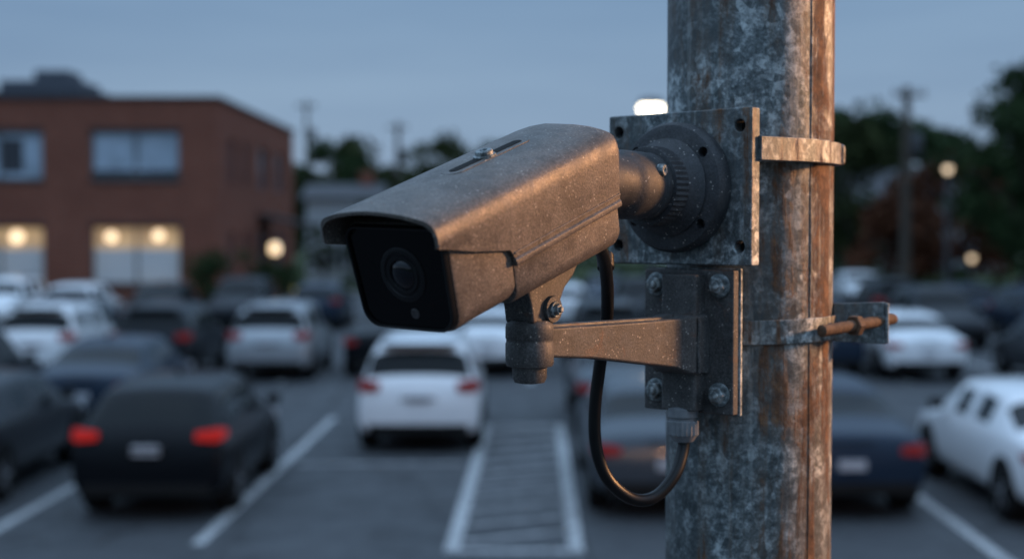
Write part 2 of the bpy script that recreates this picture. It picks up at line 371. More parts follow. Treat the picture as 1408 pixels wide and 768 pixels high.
A('clamp_tab',loft([[(x,y,z) for x,z in round_poly([(70,-66),(120,-65),(120,-103),(70,-100)],[2,3,3,2],4)] for y in (-30,-26)]),b2,O@Matrix.Rotation(R(4),4,'Z'),M_band,bevel=.0006)
A('clamp_tab_edge',box(117,120.5,-32,-18,-102,-66),b2,O@Matrix.Rotation(R(4),4,'Z'),M_band,bevel=.001)
ra,rb=Vector((.050,-.074,-.0875)),Vector((.132,-.004,-.081))
RM,RL=between(ra,rb)
A('clamp_rod',revolve([(4,0),(5.2,1.5)]+[(5.2 if i%2 else 4.8,2+i*1.1) for i in range(int((RL-4)/1.1))]+[(4,RL)],'Y',20),b2,RM,M_rust,smooth=60)
A('clamp_nut',revolve([(8.8,RL*.42),(9.4,RL*.42+1),(9.4,RL*.42+7),(8.8,RL*.42+8)],'Y',6),b2,RM,M_rust,smooth=20)

# ================================================================== SETTING
a=NT('earth_grass'); a.set(Base_Color=a.ramp(a.noise(.6,8,.7),[(.3,(.035,.05,.022)),(.7,(.07,.085,.04))]),Roughness=.95,Specular_IOR_Level=.1)
M_grass=a.m
a=NT('asphalt')
c=a.ramp(a.noise(.35,7,.65,dist=.4),[(.3,(.036,.040,.045)),(.55,(.054,.058,.063)),(.75,(.074,.078,.083))])
c=a.mix(a.math('MULTIPLY',a.ramp(a.noise(120,3,.7),[(.45,0.),(.75,1.)]),.35),c,(.13,.13,.13))
st=a.ramp(a.noise(1.6,5,.6),[(.56,0.),(.66,.65)]); c=a.mix(st,c,(.018,.018,.020))
cr=a.voro(.5); cr.feature='DISTANCE_TO_EDGE'
c=a.mix(a.ramp(cr.outputs['Distance'],[(.004,.8),(.012,0.)]),c,(.015,.015,.015))
a.set(Base_Color=c,Roughness=a.ramp(a.noise(2,4),[(.3,.55),(.7,.85)]),Specular_IOR_Level=.35).bump(a.noise(60,4),.5,.01); M_asph=a.m
a=NT('road_paint'); w=a.ramp(a.noise(9,9,.75),[(.38,(.10,.10,.10)),(.52,(.44,.45,.45)),(.7,(.64,.65,.64))]); a.set(Base_Color=w,Roughness=.7,Specular_IOR_Level=.3); M_line=a.m
a=NT('road_paint_worn'); w=a.ramp(a.noise(6,9,.8),[(.38,(.10,.10,.10)),(.58,(.50,.50,.50))]); a.set(Base_Color=w,Roughness=.7,Specular_IOR_Level=.3); M_line2=a.m
M_kerb=simple('kerb_concrete',(.30,.29,.28),.85)

add('ground',box(-900,900,-300,1500,-.5,0,1),None,None,M_grass,smooth=0)
me=box(-60,70,-12,74,-.02,.004,1); add('parking_lot',me,None,None,M_asph,smooth=0)
bm=bmesh.new(); bm_box(bm,-60,70,74,74.2,-.1,.14); bm_box(bm,-34,-10.5,54.8,55,-.1,.14); bm_box(bm,-10.7,-10.5,55,74,-.1,.14)
add('kerb',mesh_from(bm),None,None,M_kerb,smooth=0)
add('sidewalk',box(-60,-10.7,55,60,-.05,.13,1),None,None,simple('pavement',(.26,.25,.24),.9),smooth=0)
def line(bm,x0,y0,x1,y1,w=.12,z=.009):
    d=Vector((x1-x0,y1-y0)).normalized(); n=Vector((-d.y,d.x))*w/2
    bm.faces.new([bm.verts.new(p) for p in ((x0-n.x,y0-n.y,z),(x1-n.x,y1-n.y,z),(x1+n.x,y1+n.y,z),(x0+n.x,y0+n.y,z))])
bm=bmesh.new()
for x in (-8.3,-5.72,-3.30): line(bm,x,14.8 if x>-5 else 13,x+.17,24.9,.14)
for x in (5.0,7.7,10.4): line(bm,x-.1,13.4,x+.1,19.5,.14)
line(bm,2.75,15.4,2.9,20,.14)
line(bm,-.62,14.6,-.42,23.8,.16); line(bm,.66,14.6,.80,23.8,.16); line(bm,-.70,14.52,.74,14.52,.13,.0092); line(bm,-.5,23.88,.88,23.88,.15,.0092)
for r0 in (30.5,46,58):
    for k in range(-10,13):
        x=k*2.72+.4
        if r0>50 and x<-9: continue
        line(bm,x,r0,x+.1,r0+5,.13)
add('parking_lines',mesh_from(bm),None,None,M_line,smooth=0)
bm=bmesh.new()
for i in range(11):
    y=14.9+i*.82; line(bm,-.5,y+.05,.66,y+.62,.10)
line(bm,-3.0,19.9,-.7,20.0,.10); 
add('hatched_lines',mesh_from(bm),None,None,M_line2,smooth=0)

# ---------------------------------------------------------------- cars
def M_car(name,col,metal=.4,coat=.3,spec=.35):
    a=NT('car_paint_'+name); a.set(Base_Color=a.ramp(a.noise(3,4),[(.3,tuple(x*.92 for x in col)),(.7,col)]),Metallic=metal,Roughness=.28,Coat_Weight=coat,Specular_IOR_Level=spec); return a.m
PA={'white':M_car('white',(.84,.85,.86),0,.5),'silver':M_car('silver',(.40,.42,.44),.4),'black':M_car('black',(.005,.006,.008),0,.04,.12),
    'blue':M_car('navy',(.014,.026,.046),.1,.05,.2),'grey':M_car('grey',(.060,.072,.085),.3,.1,.25),'char':M_car('charcoal',(.012,.015,.020),.1,.05,.18),'red':M_car('red',(.22,.03,.03),.2)}
M_cg=simple('car_glass',(.004,.006,.007),.08,0,.1,1,Specular_IOR_Level=.18)
M_tire=simple('tyre',(.010,.010,.010),.85,Specular_IOR_Level=.1); M_rim=simple('alloy_rim',(.42,.43,.45),.3,.7)
M_tail=simple('tail_lamp_red',(.28,.014,.012),.25,0,.3,30,Specular_IOR_Level=.15)
a=NT('tail_reflector_glow'); a.set(Base_Color=(.45,.015,.012),Roughness=.2,Specular_IOR_Level=.1,Emission_Color=a.ramp(a.noise(25,3),[(.3,(.35,.008,.006)),(.7,(.9,.04,.02))]),Emission_Strength=.26); M_tail_glow=a.m  # unlit lamps; the bright reflector return is put in as faint emission
M_head=simple('head_lamp',(.6,.62,.65),.12,.2); M_trim=simple('black_trim',(.010,.010,.010),.6,Specular_IOR_Level=.15); M_lp=simple('licence_plate',(.42,.42,.44),.5,0,.3,30)
ST={
'suv':(4.62,.92,[(0,.36,.70,.73,.90,.80,''),(.05,.28,.96,1.0,.96,.86,''),(.13,.25,1.03,1.09,.98,.80,'R'),(.42,.22,1.07,1.56,1,.665,''),(.56,.21,1.06,1.63,1,.66,'S'),(1.40,.2,1.04,1.68,1,.67,''),(1.50,.2,1.04,1.68,1,.67,'S'),(2.42,.2,1.02,1.67,1,.67,''),(2.52,.2,1.02,1.66,1,.665,'S'),(2.78,.2,1.01,1.58,1,.67,'R'),(3.32,.2,.99,1.08,1,.76,''),(3.45,.21,.97,1.04,.99,.78,''),(4.15,.24,.90,.95,.96,.78,''),(4.48,.28,.78,.82,.9,.74,''),(4.62,.36,.62,.66,.8,.68,'')]),
'sedan':(4.7,.90,[(0,.38,.66,.69,.88,.78,''),(.05,.29,.88,.92,.95,.84,''),(.14,.26,.95,1.0,.97,.82,''),(.70,.22,.97,1.06,1,.78,'R'),(1.32,.2,.97,1.36,1,.64,''),(1.48,.2,.96,1.41,1,.63,'S'),(2.18,.2,.96,1.45,1,.635,''),(2.27,.2,.96,1.45,1,.635,'S'),(2.95,.2,.95,1.42,1,.64,''),(3.0,.2,.95,1.41,1,.64,'R'),(3.68,.2,.92,1.0,.99,.76,''),(3.82,.21,.90,.96,.99,.78,''),(4.35,.24,.80,.84,.95,.78,''),(4.58,.29,.70,.73,.88,.72,''),(4.70,.36,.58,.60,.78,.66,'')]),
'hatch':(4.35,.89,[(0,.37,.68,.71,.90,.80,''),(.05,.28,.90,.94,.96,.85,''),(.14,.25,.98,1.03,.98,.80,'R'),(.55,.22,1.0,1.42,1,.65,''),(.70,.21,1.0,1.48,1,.645,'S'),(1.45,.2,.99,1.52,1,.65,''),(1.54,.2,.99,1.52,1,.65,'S'),(2.35,.2,.98,1.50,1,.65,''),(2.44,.2,.98,1.48,1,.65,'R'),(3.18,.2,.95,1.03,.99,.76,''),(3.32,.21,.93,.99,.99,.78,''),(3.95,.24,.84,.88,.95,.78,''),(4.2,.29,.72,.76,.88,.72,''),(4.35,.36,.6,.62,.78,.66,'')]),
}
_cache={}
def body_mesh(kind):
    L,w,st=ST[kind]; bm=bmesh.new(); rows=[]
    for (y,zb,zt,top,wf,wr,fl) in st:
        W_=w*wf; r=wr
        half=[(0,zb),(W_*.88,zb),(W_*.985,zb+.14),(W_,zb+(zt-zb)*.55),(W_*.975,zt-.10),(W_*.93,zt),(r+(W_*.93-r)*.12,top-.075),(r*.88,top-.012),(0,top+.012)]
        pts=half+[(-x,z) for x,z in half[-2:0:-1]]
        rows.append([bm.verts.new((x,y,z)) for x,z in pts])
    n=len(rows[0])
    for i in range(len(rows)-1):
        fl=st[i][6]
        for j in range(n):
            f=bm.faces.new((rows[i][j],rows[i][(j+1)%n],rows[i+1][(j+1)%n],rows[i+1][j]))
            jj=j if j<8 else n-1-j
            m=0
            if fl=='S' and jj==5: m=1
            if fl=='R' and jj in (6,7): m=1
            if jj==0: m=2
            f.material_index=m
    bm.faces.new(rows[0]); bm.faces.new(rows[-1][::-1])
    return mesh_from(bm,'car_body_'+kind)
def car_meshes(kind):
    if kind in _cache: return _cache[kind]
    L,w,st=ST[kind]
    bw=bmesh.new(); ys=(.86,L-.92)
    for yy in ys:
        for s in (-1,1):
            def ring(r,x,seg=28): return [(s*x,yy+r*math.cos(2*math.pi*i/seg),.335+r*math.sin(2*math.pi*i/seg)) for i in range(seg)]
            bm_loops(bw,[ring(.30,w-.26),ring(.335,w-.24),ring(.335,w-.03),ring(.31,w+.005),ring(.235,w+.006)],mat=0)
            bm_loops(bw,[ring(.235,w-.03),ring(.23,w+.004),ring(.20,w-.02),ring(.07,w-.015),ring(.05,w+.008)],mat=1)
            for k in range(5):
                a=2*math.pi*k/5
                c0,s0=math.cos(a),math.sin(a)
                q=[(s*(w+.009),yy+c0*.05-s0*.025,.335+s0*.05+c0*.025),(s*(w+.009),yy+c0*.05+s0*.025,.335+s0*.05-c0*.025),(s*(w+.009),yy+c0*.225+s0*.02,.335+s0*.225-c0*.02),(s*(w+.009),yy+c0*.225-s0*.02,.335+s0*.225+c0*.02)]
                f=bw.faces.new([bw.verts.new(p) for p in q]); f.material_index=1
    wheels=mesh_from(bw,'wheels')
    ba=bmesh.new()
    for yy in ys:
        for s in (-1,1):
            bm_loops(ba,[[(s*x,yy+.40*math.cos(2*math.pi*i/28),max(.19,.34+.40*math.sin(2*math.pi*i/28))) for i in range(28)] for x in (w-.3,w-.002)])
    arches=mesh_from(ba,'arches')
    def trims_mesh():
        bd=bmesh.new()
        tz=.98 if kind!='sedan' else .80
        for s in (-1,1):
            lo=tz-.07; hi=tz+.08 if kind!='suv' else tz+.12
            bm_loops(bd,[[(s*(w*.62),.00,lo+.02),(s*(w*.88),.005,lo),(s*(w*.97),.10,lo+.02),(s*(w*.985),.30,lo+.06),(s*(w*.90),.28,lo+.06),(s*(w*.62),.10,lo+.02)],
                         [(s*(w*.62),.03,hi-.04),(s*(w*.85),.045,hi),(s*(w*.955),.13,hi),(s*(w*.97),.30,hi-.03),(s*(w*.88),.28,hi-.03),(s*(w*.62),.12,hi-.04)]],mat=0)
            hz=.72
            bm_loops(bd,[[(s*(w*.50),L-.16,z),(s*(w*.84),L-.26,z),(s*(w*.945),L-.42,z+.03),(s*(w*.80),L-.45,z+.03),(s*(w*.50),L-.35,z)] for z in (hz-.07,hz+.06)],mat=1)
            bm_box(bd,s*w*.98 if s>0 else -w*.98-.17,s*w*.98+.17 if s>0 else -w*.98,L*.66-.05,L*.66+.06,1.0,1.13,2)
        bm_box(bd,-.16,.16,-.022,.02,tz-.22,tz-.11,3)
        bm_box(bd,-w*.80,w*.80,-.02,.10,.30,.44,2)
        bm_box(bd,-w*.55,w*.55,L-.10,L-.015,.40,.62,2)
        bm_box(bd,-.26,.26,-.03,.0,.80 if kind!='sedan' else .90,.83 if kind!='sedan' else .92,2)
        return mesh_from(bd,'trims')
    tr1=trims_mesh(); tr2=trims_mesh()
    rb=bmesh.new()
    if kind=='suv':
        for s in (-1,1): bm_box(rb,s*.60-.02,s*.60+.02,.75,2.5,1.70,1.73)
        bm_box(rb,-.55,.55,.28,.48,1.57,1.60)
    else: bm_box(rb,-.02,.02,1.6,1.72,(1.46 if kind=='sedan' else 1.53)-.02,(1.46 if kind=='sedan' else 1.53)+.05)
    rails=mesh_from(rb,'rails')
    _cache[kind]=(wheels,arches,tr1,tr2,rails,L,w); return _cache[kind]
_bodies={}
def car(x,y,kind='sedan',col='white',rot=0,tail_glow=False):
    """rot 0: rear bumper at y, nose pointing away; pi: nose at y, facing the viewer"""
    wheels,arches,tr1,tr2,rails,L,w=car_meshes(kind)
    ctr=Vector((x,y+L/2,.004)); e=empty('parked_car',ctr); e.matrix_basis=Matrix.Translation(ctr)@Matrix.Rotation(rot,4,'Z')
    T=Matrix.Translation((0,-L/2,0))
    key=(kind,col)
    if key not in _bodies: _bodies[key]=body_mesh(kind)
    add('body',_bodies[key],e,T,[PA[col],M_cg,M_trim],smooth=60,sub=2)
    add('wheels',wheels,e,T,[M_tire,M_rim],smooth=40)
    add('wheel_arches',arches,e,T,[M_trim],smooth=40)
    add('lamps_and_trim',tr2 if tail_glow else tr1,e,T,[M_tail_glow if tail_glow else M_tail,M_head,M_trim,M_lp],smooth=30,bevel=.012)
    add('roof_fittings',rails,e,T,[M_trim],smooth=30)
    return e
pi=math.pi
car(-1.38,20.8,'suv','white')
car(-4.12,15.9,'hatch','black',tail_glow=True); car(-7.05,16.3,'sedan','char')
car(-6.9,22.6,'sedan','blue'); car(-9.5,22.0,'suv','char')
car(1.80,16.0,'sedan','grey'); car(3.85,16.0,'sedan','blue'); car(6.45,15.2,'sedan','white')
car(1.9,22.3,'sedan','grey'); 
for x,y,k,c_ in [(-13.0,30.6,'suv','silver'),(-10.3,30.4,'suv','white'),(-7.8,30.4,'suv','char'),(-5.3,30.7,'suv','silver'),(-2.9,31.6,'sedan','black'),(-.55,31.6,'sedan','white'),(2.2,31.5,'suv','char'),(4.6,31.5,'sedan','silver'),(6.9,31.2,'suv','blue'),(9.0,30.6,'sedan','white'),(12.0,28.6,'sedan','char')]:
    car(x,y,k,c_)
for k in range(-7,11):
    x=k*2.72+1.7
    if rng.random()<.16: continue
    car(x,46+rng.uniform(-.3,.4),['sedan','suv','hatch'][rng.integers(3)],['white','silver','black','grey','char','blue','white','silver','white'][rng.integers(9)],pi if rng.random()<.6 else 0)
for k in range(-5,11):
    x=k*2.72+1.2+ (rng.random()-.5)*.2
    if x<-9.5 or rng.random()<.28: continue
    car(x,58+rng.uniform(-.3,.4),['sedan','suv','hatch'][rng.integers(3)],['white','silver','black','grey','white','blue','char','silver'][rng.integers(8)],pi if rng.random()<.6 else 0)
for k in range(-11,-4):
    car(k*2.72+1.0,38.2,['sedan','suv','hatch'][rng.integers(3)],['silver','white','grey','char'][rng.integers(4)],pi) if rng.random()<.6 else None
for x,c_ in ((12.2,'char'),(15.3,'blue'),(18.3,'white')): car(x,38.5,'suv',c_,pi)

# ---------------------------------------------------------------- brick building
a=NT('brick'); bt=a.n('ShaderNodeTexBrick'); bt.inputs['Scale'].default_value=1.0
bt.inputs['Brick Width'].default_value=.22; bt.inputs['Row Height'].default_value=.075; bt.inputs['Mortar Size'].default_value=.006
bt.inputs['Color1'].default_value=(.27,.088,.052,1); bt.inputs['Color2'].default_value=(.20,.062,.038,1); bt.inputs['Mortar'].default_value=(.24,.18,.15,1)
sx=a.n('ShaderNodeSeparateXYZ'); cb=a.n('ShaderNodeCombineXYZ')
a.l(a.tc.outputs['Object'],sx.inputs[0]); a.l(a.math('ADD',sx.outputs[0],sx.outputs[1]),cb.inputs[0]); a.l(sx.outputs[2],cb.inputs[1]); a.l(cb.outputs[0],bt.inputs['Vector'])
c=a.mix(a.ramp(a.noise(.5,6,.7),[(.3,0.),(.75,.6)]),bt.outputs['Color'],(.12,.045,.032)); a.set(Base_Color=c,Roughness=.9,Specular_IOR_Level=.1); M_brick=a.m
M_cap=simple('parapet_cap',(.045,.036,.034),.7); M_frame=simple('window_frame',(.14,.14,.14),.5); M_blind=simple('window_blinds',(.34,.42,.50),.35,0,.3,1.2,Coat_Weight=.4)
M_room=simple('dark_room',(.03,.035,.045),.15,0,.4,1)
M_blind2=NT('lit_blinds'); M_blind2.set(Base_Color=(.42,.46,.50),Roughness=.6,Emission_Color=M_blind2.ramp(M_blind2.noise(.8,4),[(.3,(.20,.22,.22)),(.7,(.38,.35,.27))]),Emission_Strength=.18); M_blind2=M_blind2.m
M_lit=NT('lit_room'); M_lit.set(Base_Color=(.4,.3,.2),Roughness=.6,Emission_Color=M_lit.ramp(M_lit.noise(1.2,4),[(.3,(.40,.22,.09)),(.7,(1.0,.66,.30))]),Emission_Strength=.5); M_lit=M_lit.m
def emis(name,col,s):
    a=NT(name); a.set(Base_Color=(.8,.8,.8),Emission_Color=col,Emission_Strength=s); return a.m
M_bulb=emis('lamp_glow',(1,.70,.36),1.9); M_bulb2=emis('street_lamp_glow',(1,.86,.62),10); M_bulb3=emis('far_lamp_glow',(1,.72,.42),1.5)
bx0,bx1,by0,by1,bh=-42,-12.35,60.0,80.5,8.75
bld=empty('brick_building',((bx0+bx1)/2,(by0+by1)/2,0)); BI=bld.matrix_basis.inverted()
wins=[(-17.75-5.75*k,-14.0-5.75*k) for k in range(4)]; rowsz=[(1.0,3.45),(5.4,7.45)]
def wall_x(bm,x0,x1,y,t,openings,rows_,H_):
    xs=sorted(openings); cur=x0
    for a_,b_ in xs:
        bm_box(bm,cur,a_,y,y+t,0,H_); z=0
        for r0,r1 in rows_: bm_box(bm,a_,b_,y,y+t,z,r0); z=r1
        bm_box(bm,a_,b_,y,y+t,z,H_); cur=b_
    bm_box(bm,cur,x1,y,y+t,0,H_)
bm=bmesh.new(); wall_x(bm,bx0,bx1,by0,.35,wins,rowsz,bh); add('front_wall',mesh_from(bm),bld,BI,M_brick,smooth=0)
sop=[(2.2,3.6),(5.4,6.8),(9.5,12.2),(14.5,17.2)]
bm=bmesh.new(); wall_x(bm,.35,by1-by0,0,.35,sop,[(1.2,3.2),(5.3,7.3)],bh); add('side_wall',mesh_from(bm),bld,BI@Matrix.Translation((bx1,by0,0))@Matrix.Rotation(pi/2,4,'Z'),M_brick,smooth=0)
bm=bmesh.new(); bm_box(bm,bx0,bx1-.4,by1-.35,by1,0,bh-.01); bm_box(bm,bx0,bx0+.35,by0+.36,by1-.36,0,bh-.01); add('rear_walls',mesh_from(bm),bld,BI,M_brick,smooth=0)
add('roof',box(bx0+.4,bx1-.4,by0+.4,by1-.4,bh-.6,bh-.4,1),bld,BI,M_cap,smooth=0)
bm=bmesh.new(); bm_box(bm,bx0-.08,bx1+.10,by0-.10,by0+.42,bh+.002,bh+.16); bm_box(bm,bx1-.42,bx1+.10,by0+.423,by1+.1,bh+.002,bh+.16); bm_box(bm,bx0-.08,bx1-.423,by1-.4,by1+.1,bh+.002,bh+.16)
add('parapet_cap',mesh_from(bm),bld,BI,M_cap,smooth=0)
bmF=bmesh.new(); bmB=bmesh.new(); bmL=bmesh.new(); bmL2=bmesh.new(); bmS=bmesh.new(); bmD=bmesh.new()
for k,(a_,b_) in enumerate(wins):
    for r,(z0,z1) in enumerate(rowsz):
        y=by0+.16
        for xx in (a_,a_+(b_-a_)/2-.04,b_-.08): bm_box(bmF,xx+.001,xx+.08,y,y+.07,z0,z1)
        for zz in (z0,z1-.08,): bm_box(bmF,a_+.001,b_-.001,y-.01,y+.08,zz+.001,zz+.079)
        bm_box(bmS,a_-.08,b_+.08,by0-.07,by0+.15,z0-.12,z0-.002)
        bm_box(bmS,a_-.12,b_+.12,by0-.02,by0+.10,z1+.004,z1+.12)
        if r==1:
            bm_box(bmB,a_,b_,y+.09,y+.12,z0+(.0 if k!=0 else .4),z1)
            if k==0: bm_box(bmD,a_,b_,y+.10,y+.13,z0,z0+.4)
            if k==1: bm_box(bmD,a_+1.9,b_-.9,y+.085,y+.089,z0+.3,z1-.3)
        else:
            bm_box(bmL2,a_,b_,y+.09,y+.12,z0,z1-.95); bm_box(bmL,a_,b_,y+.10,y+.13,z1-.95,z1)
for n_,b_,m_ in (('window_frames',bmF,M_frame),('window_blinds',bmB,M_blind),('lit_rooms',bmL,M_lit),('lit_blinds',bmL2,M_blind2),('sills_and_lintels',bmS,M_cap),('dark_panes',bmD,M_room)):
    add(n_,mesh_from(b_),bld,BI,m_,smooth=0)
bm=bmesh.new()
for a_,b_ in sop:
    for z0,z1 in ((1.2,3.2),(5.3,7.3)): bm_box(bm,bx1-.2,bx1-.17,by0+a_,by0+b_,z0,z1)
add('side_panes',mesh_from(bm),bld,BI,simple('side_glass',(.09,.10,.12),.12,0,.3,1),smooth=0)
for i,(x,z,r) in enumerate([(-16.95,3.0,.22),(-14.95,3.05,.22),(-20.95,3.0,.26),(-22.6,3.0,.22)]):
    add('ceiling_lamp_%d'%(i+1),revolve([(r*.5,-.06),(r,-.02),(r,.02),(r*.5,.06)],'Y',20,1),bld,BI@Matrix.Translation((x,by0+.2,z)),M_bulb)
add('entrance_canopy',loft([[(bx1+.02,by0+9,z),(bx1+2.2,by0+9,z-.5),(bx1+2.2,by0+13,z-.5),(bx1+.02,by0+13,z)] for z in (3.9,4.1)],scale=1),bld,BI,M_cap,smooth=0)
add('wall_lamp',revolve([(.06,-.25),(.22,-.2),(.25,0),(.20,.2),(.06,.26)],'Z',20,1),bld,BI@Matrix.Translation((bx1+1.6,by0+4.5,2.45)),M_bulb)
add('wall_lamp_arm',box(bx1,bx1+1.6,by0+4.47,by0+4.53,2.72,2.78,1),bld,BI,M_cap,smooth=0)
bm=bmesh.new(); bm_box(bm,-23,-19.3,64,67,bh-.4,10.0); bm_box(bm,-21.6,-20.0,64.5,66.5,10.0,10.5); bm_box(bm,-24.6,-23.3,64.2,66,bh-.4,9.6); bm_box(bm,-19.1,-18.4,64.6,65.4,bh-.4,9.5)
add('rooftop_units',mesh_from(bm),bld,BI,simple('hvac',(.08,.09,.11),.6,.1),smooth=0,bevel=.08)

def house(x,y,w,d,h,rh,col,rz=0):
    e=empty('distant_house',(x,y,0),rz); m=simple('siding',col,.8,0,.08); rf=simple('roof_shingle',(.09,.09,.095),.9)
    add('walls',box(-w/2,w/2,-d/2,d/2,0,h,1),e,None,m,smooth=0)
    add('gable_roof',loft([[(xx,-d/2-.4,h),(xx,d/2+.4,h),(xx,0,h+rh)] for xx in (-w/2-.4,w/2+.4)],scale=1),e,None,rf,smooth=0)
    bm=bmesh.new()
    for i in range(4):
        for z in (1.0,3.9):
            if z+1.5<h: bm_box(bm,-w/2+1+i*(w-2)/4,-w/2+1+(i+.55)*(w-2)/4,-d/2-.05,-d/2+.1,z,z+1.4)
    add('windows',mesh_from(bm),e,None,M_room,smooth=0)
    bm=bmesh.new(); bm_box(bm,w*.2,w*.2+.8,-.4,.4,h,h+rh+.8); add('chimney',mesh_from(bm),e,None,M_brick,smooth=0)
house(-10.4,90,4.2,7,5.2,1.0,(.46,.48,.50)); house(-4.5,92,5,8,4.0,1.4,(.36,.37,.38),.1); house(30,112,15,10,5.4,2.6,(.34,.35,.36),-.2); house(53,118,15,10,5.6,2.6,(.25,.22,.2),.1); house(-30,130,14,10,5.6,3,(.3,.3,.3)); house(18,96,12,8,4.6,2,(.40,.41,.42),.1)

# ---------------------------------------------------------------- vegetation
def M_leaf(name,d,l):
    a=NT(name); a.set(Base_Color=a.ramp(a.noise(.9,6,.7),[(.32,d),(.7,l)]),Roughness=.85,Specular_IOR_Level=.08); return a.m
LG=M_leaf('foliage_green',(.013,.026,.011),(.042,.070,.026)); LO=M_leaf('foliage_olive',(.020,.030,.012),(.060,.075,.028)); LR=M_leaf('foliage_autumn',(.055,.024,.014),(.14,.055,.028))
M_bark=simple('bark',(.05,.04,.03),.95)
def leaves(centers,radii,per,size):
    P=[]
    for c_,r in zip(centers,radii):
        n_=int(per*r*r); v=rng.normal(size=(n_,3)); v/=np.linalg.norm(v,axis=1)[:,None]
        v*= (rng.random((n_,1))**.4)*r*np.array([1,1,.75]); P.append(v+np.array(c_))
    P=np.concatenate(P); N=len(P)
    u=rng.normal(size=(N,3)); u/=np.linalg.norm(u,axis=1)[:,None]; t=rng.normal(size=(N,3)); v=np.cross(u,t); v/=np.linalg.norm(v,axis=1)[:,None]
    s=size*rng.uniform(.6,1.4,(N,1)); V=np.stack([P-u*s,P+v*s*.6,P+u*s,P-v*s*.6],1).reshape(-1,3)
    me=bpy.data.meshes.new('leaves'); me.vertices.add(4*N); me.vertices.foreach_set('co',V.ravel())
    me.loops.add(4*N); me.loops.foreach_set('vertex_index',np.arange(4*N)); me.polygons.add(N)
    me.polygons.foreach_set('loop_start',np.arange(N)*4); me.polygons.foreach_set('loop_total',np.full(N,4)); me.update(); return me
def tree(name,x,y,h,r,mat,ncl=34,size=.2,per=90):
    e=empty(name,(x,y,0)); 
    add('trunk',tube([(0,0,0),(.1,.05,h*.25),(-.05,.1,h*.5),(.1,0,h*.85)],lambda t:.24*(1-t*.85)*h/9,10,1,5),e,None,M_bark)
    cs=[];rs=[]
    for i in range(ncl):
        z=h*rng.uniform(.28,.97); k=(z/h-.28)/.7; rr=r*math.sin(math.pi*min(1,max(.12,k*.8+.18)))**.8
        a_=rng.uniform(0,2*pi); q=rr*math.sqrt(rng.uniform(.15,1)); cs.append((q*math.cos(a_),q*math.sin(a_),z)); rs.append(r*rng.uniform(.22,.40))
    for i in range(9):
        c_=cs[i]; add('limb_%d'%(i+1),tube([(0,0,max(h*.2,c_[2]*.5)),(c_[0]*.5,c_[1]*.5,c_[2]*.75),c_],lambda t:.09*(1-t*.8)*h/9,6,1,4),e,None,M_bark)
    add('crown',leaves(cs,rs,per,size),e,None,mat,smooth=0)
tree('deciduous_tree',19.6,53,9.4,3.4,LG); tree('deciduous_tree',23.5,57,11,4,LG)
tree('autumn_tree',20.3,66,6.6,3.1,LR); tree('autumn_tree',17.2,63,4.8,2.2,LR); tree('deciduous_tree',16.6,70,8.5,3.3,LO); tree('deciduous_tree',25.5,68,8.2,3.5,LG)
tree('deciduous_tree',-11.9,95,9.3,3.0,LG); tree('deciduous_tree',-4.9,98,9.6,3.4,LO); tree('deciduous_tree',18,88,9.8,3.8,LG)
tree('deciduous_tree',31,84,10.5,4.5,LO); tree('deciduous_tree',-1,96,8.8,3.2,LG); tree('deciduous_tree',-8.0,84,5.2,1.9,LG,24); tree('deciduous_tree',-11.0,83,3.6,1.3,LO,18)
def shrub(x,y,w,h):
    cs=[];rs=[]
    for i in range(16): cs.append((rng.uniform(-w/2,w/2),rng.uniform(-.6,.6),rng.uniform(.3,h-.4))); rs.append(rng.uniform(.45,.7))
    e=empty('shrub',(x,y,.1)); add('foliage',leaves(cs,rs,300,.09),e,None,LG,smooth=0); add('stems',tube([(0,0,-.1),(.1,0,h*.3),(0,0,h*.6)],.06,6,1,3),e,None,M_bark)
shrub(-11.1,54.2,2.3,2.6); shrub(-9.4,54.4,1.8,2.1); shrub(-20.5,58,3,1.2)
def mass(name,x0,x1,y0,y1,hf,n_,rr,mat,size):
    cs=[];rs=[]
    for i in range(n_):
        x=rng.uniform(x0,x1); h=hf(x); z=h*rng.uniform(.08,1)**.6; cs.append((x,rng.uniform(y0,y1),z)); rs.append(rng.uniform(.6,1.2)*rr)
    add(name,leaves(cs,rs,26,size),None,None,mat,smooth=0)
mass('distant_tree_line',-40,12,125,140,lambda x:8.6+1.6*math.sin(x*.31)+1.2*math.sin(x*.83+1),280,2.0,LO,.42)
mass('distant_tree_line',12,95,118,134,lambda x:9.6+(1.6 if x>25 else 0)+1.6*math.sin(x*.23+.5)+1.3*math.sin(x*.71),420,2.1,LG,.45)
mass('hedge_row',-9,70,76,79,lambda x:1.3+.5*math.sin(x*.5)+.3*math.sin(x*1.7),300,.75,LG,.22)

bm=bmesh.new(); pr=[]
for i in range(61):
    x=-400+i*15; h=9+7*math.exp(-((x-110)/70)**2)+4*math.sin(x*.021)+1.5*math.sin(x*.09); pr.append((x,h))
rows=[[bm.verts.new((x,250,-1)) for x,h in pr],[bm.verts.new((x,300,h*.75)) for x,h in pr],[bm.verts.new((x,360,h)) for x,h in pr],[bm.verts.new((x,520,-1)) for x,h in pr]]
for r_ in range(3):
    for i in range(60): bm.faces.new((rows[r_][i],rows[r_][i+1],rows[r_+1][i+1],rows[r_+1][i]))
a=NT('wooded_hill'); a.set(Base_Color=a.ramp(a.noise(.12,6,.7),[(.3,(.03,.045,.035)),(.7,(.06,.075,.06))]),Roughness=.95,Specular_IOR_Level=.1)
add('distant_hills',mesh_from(bm),None,None,a.m,smooth=60)

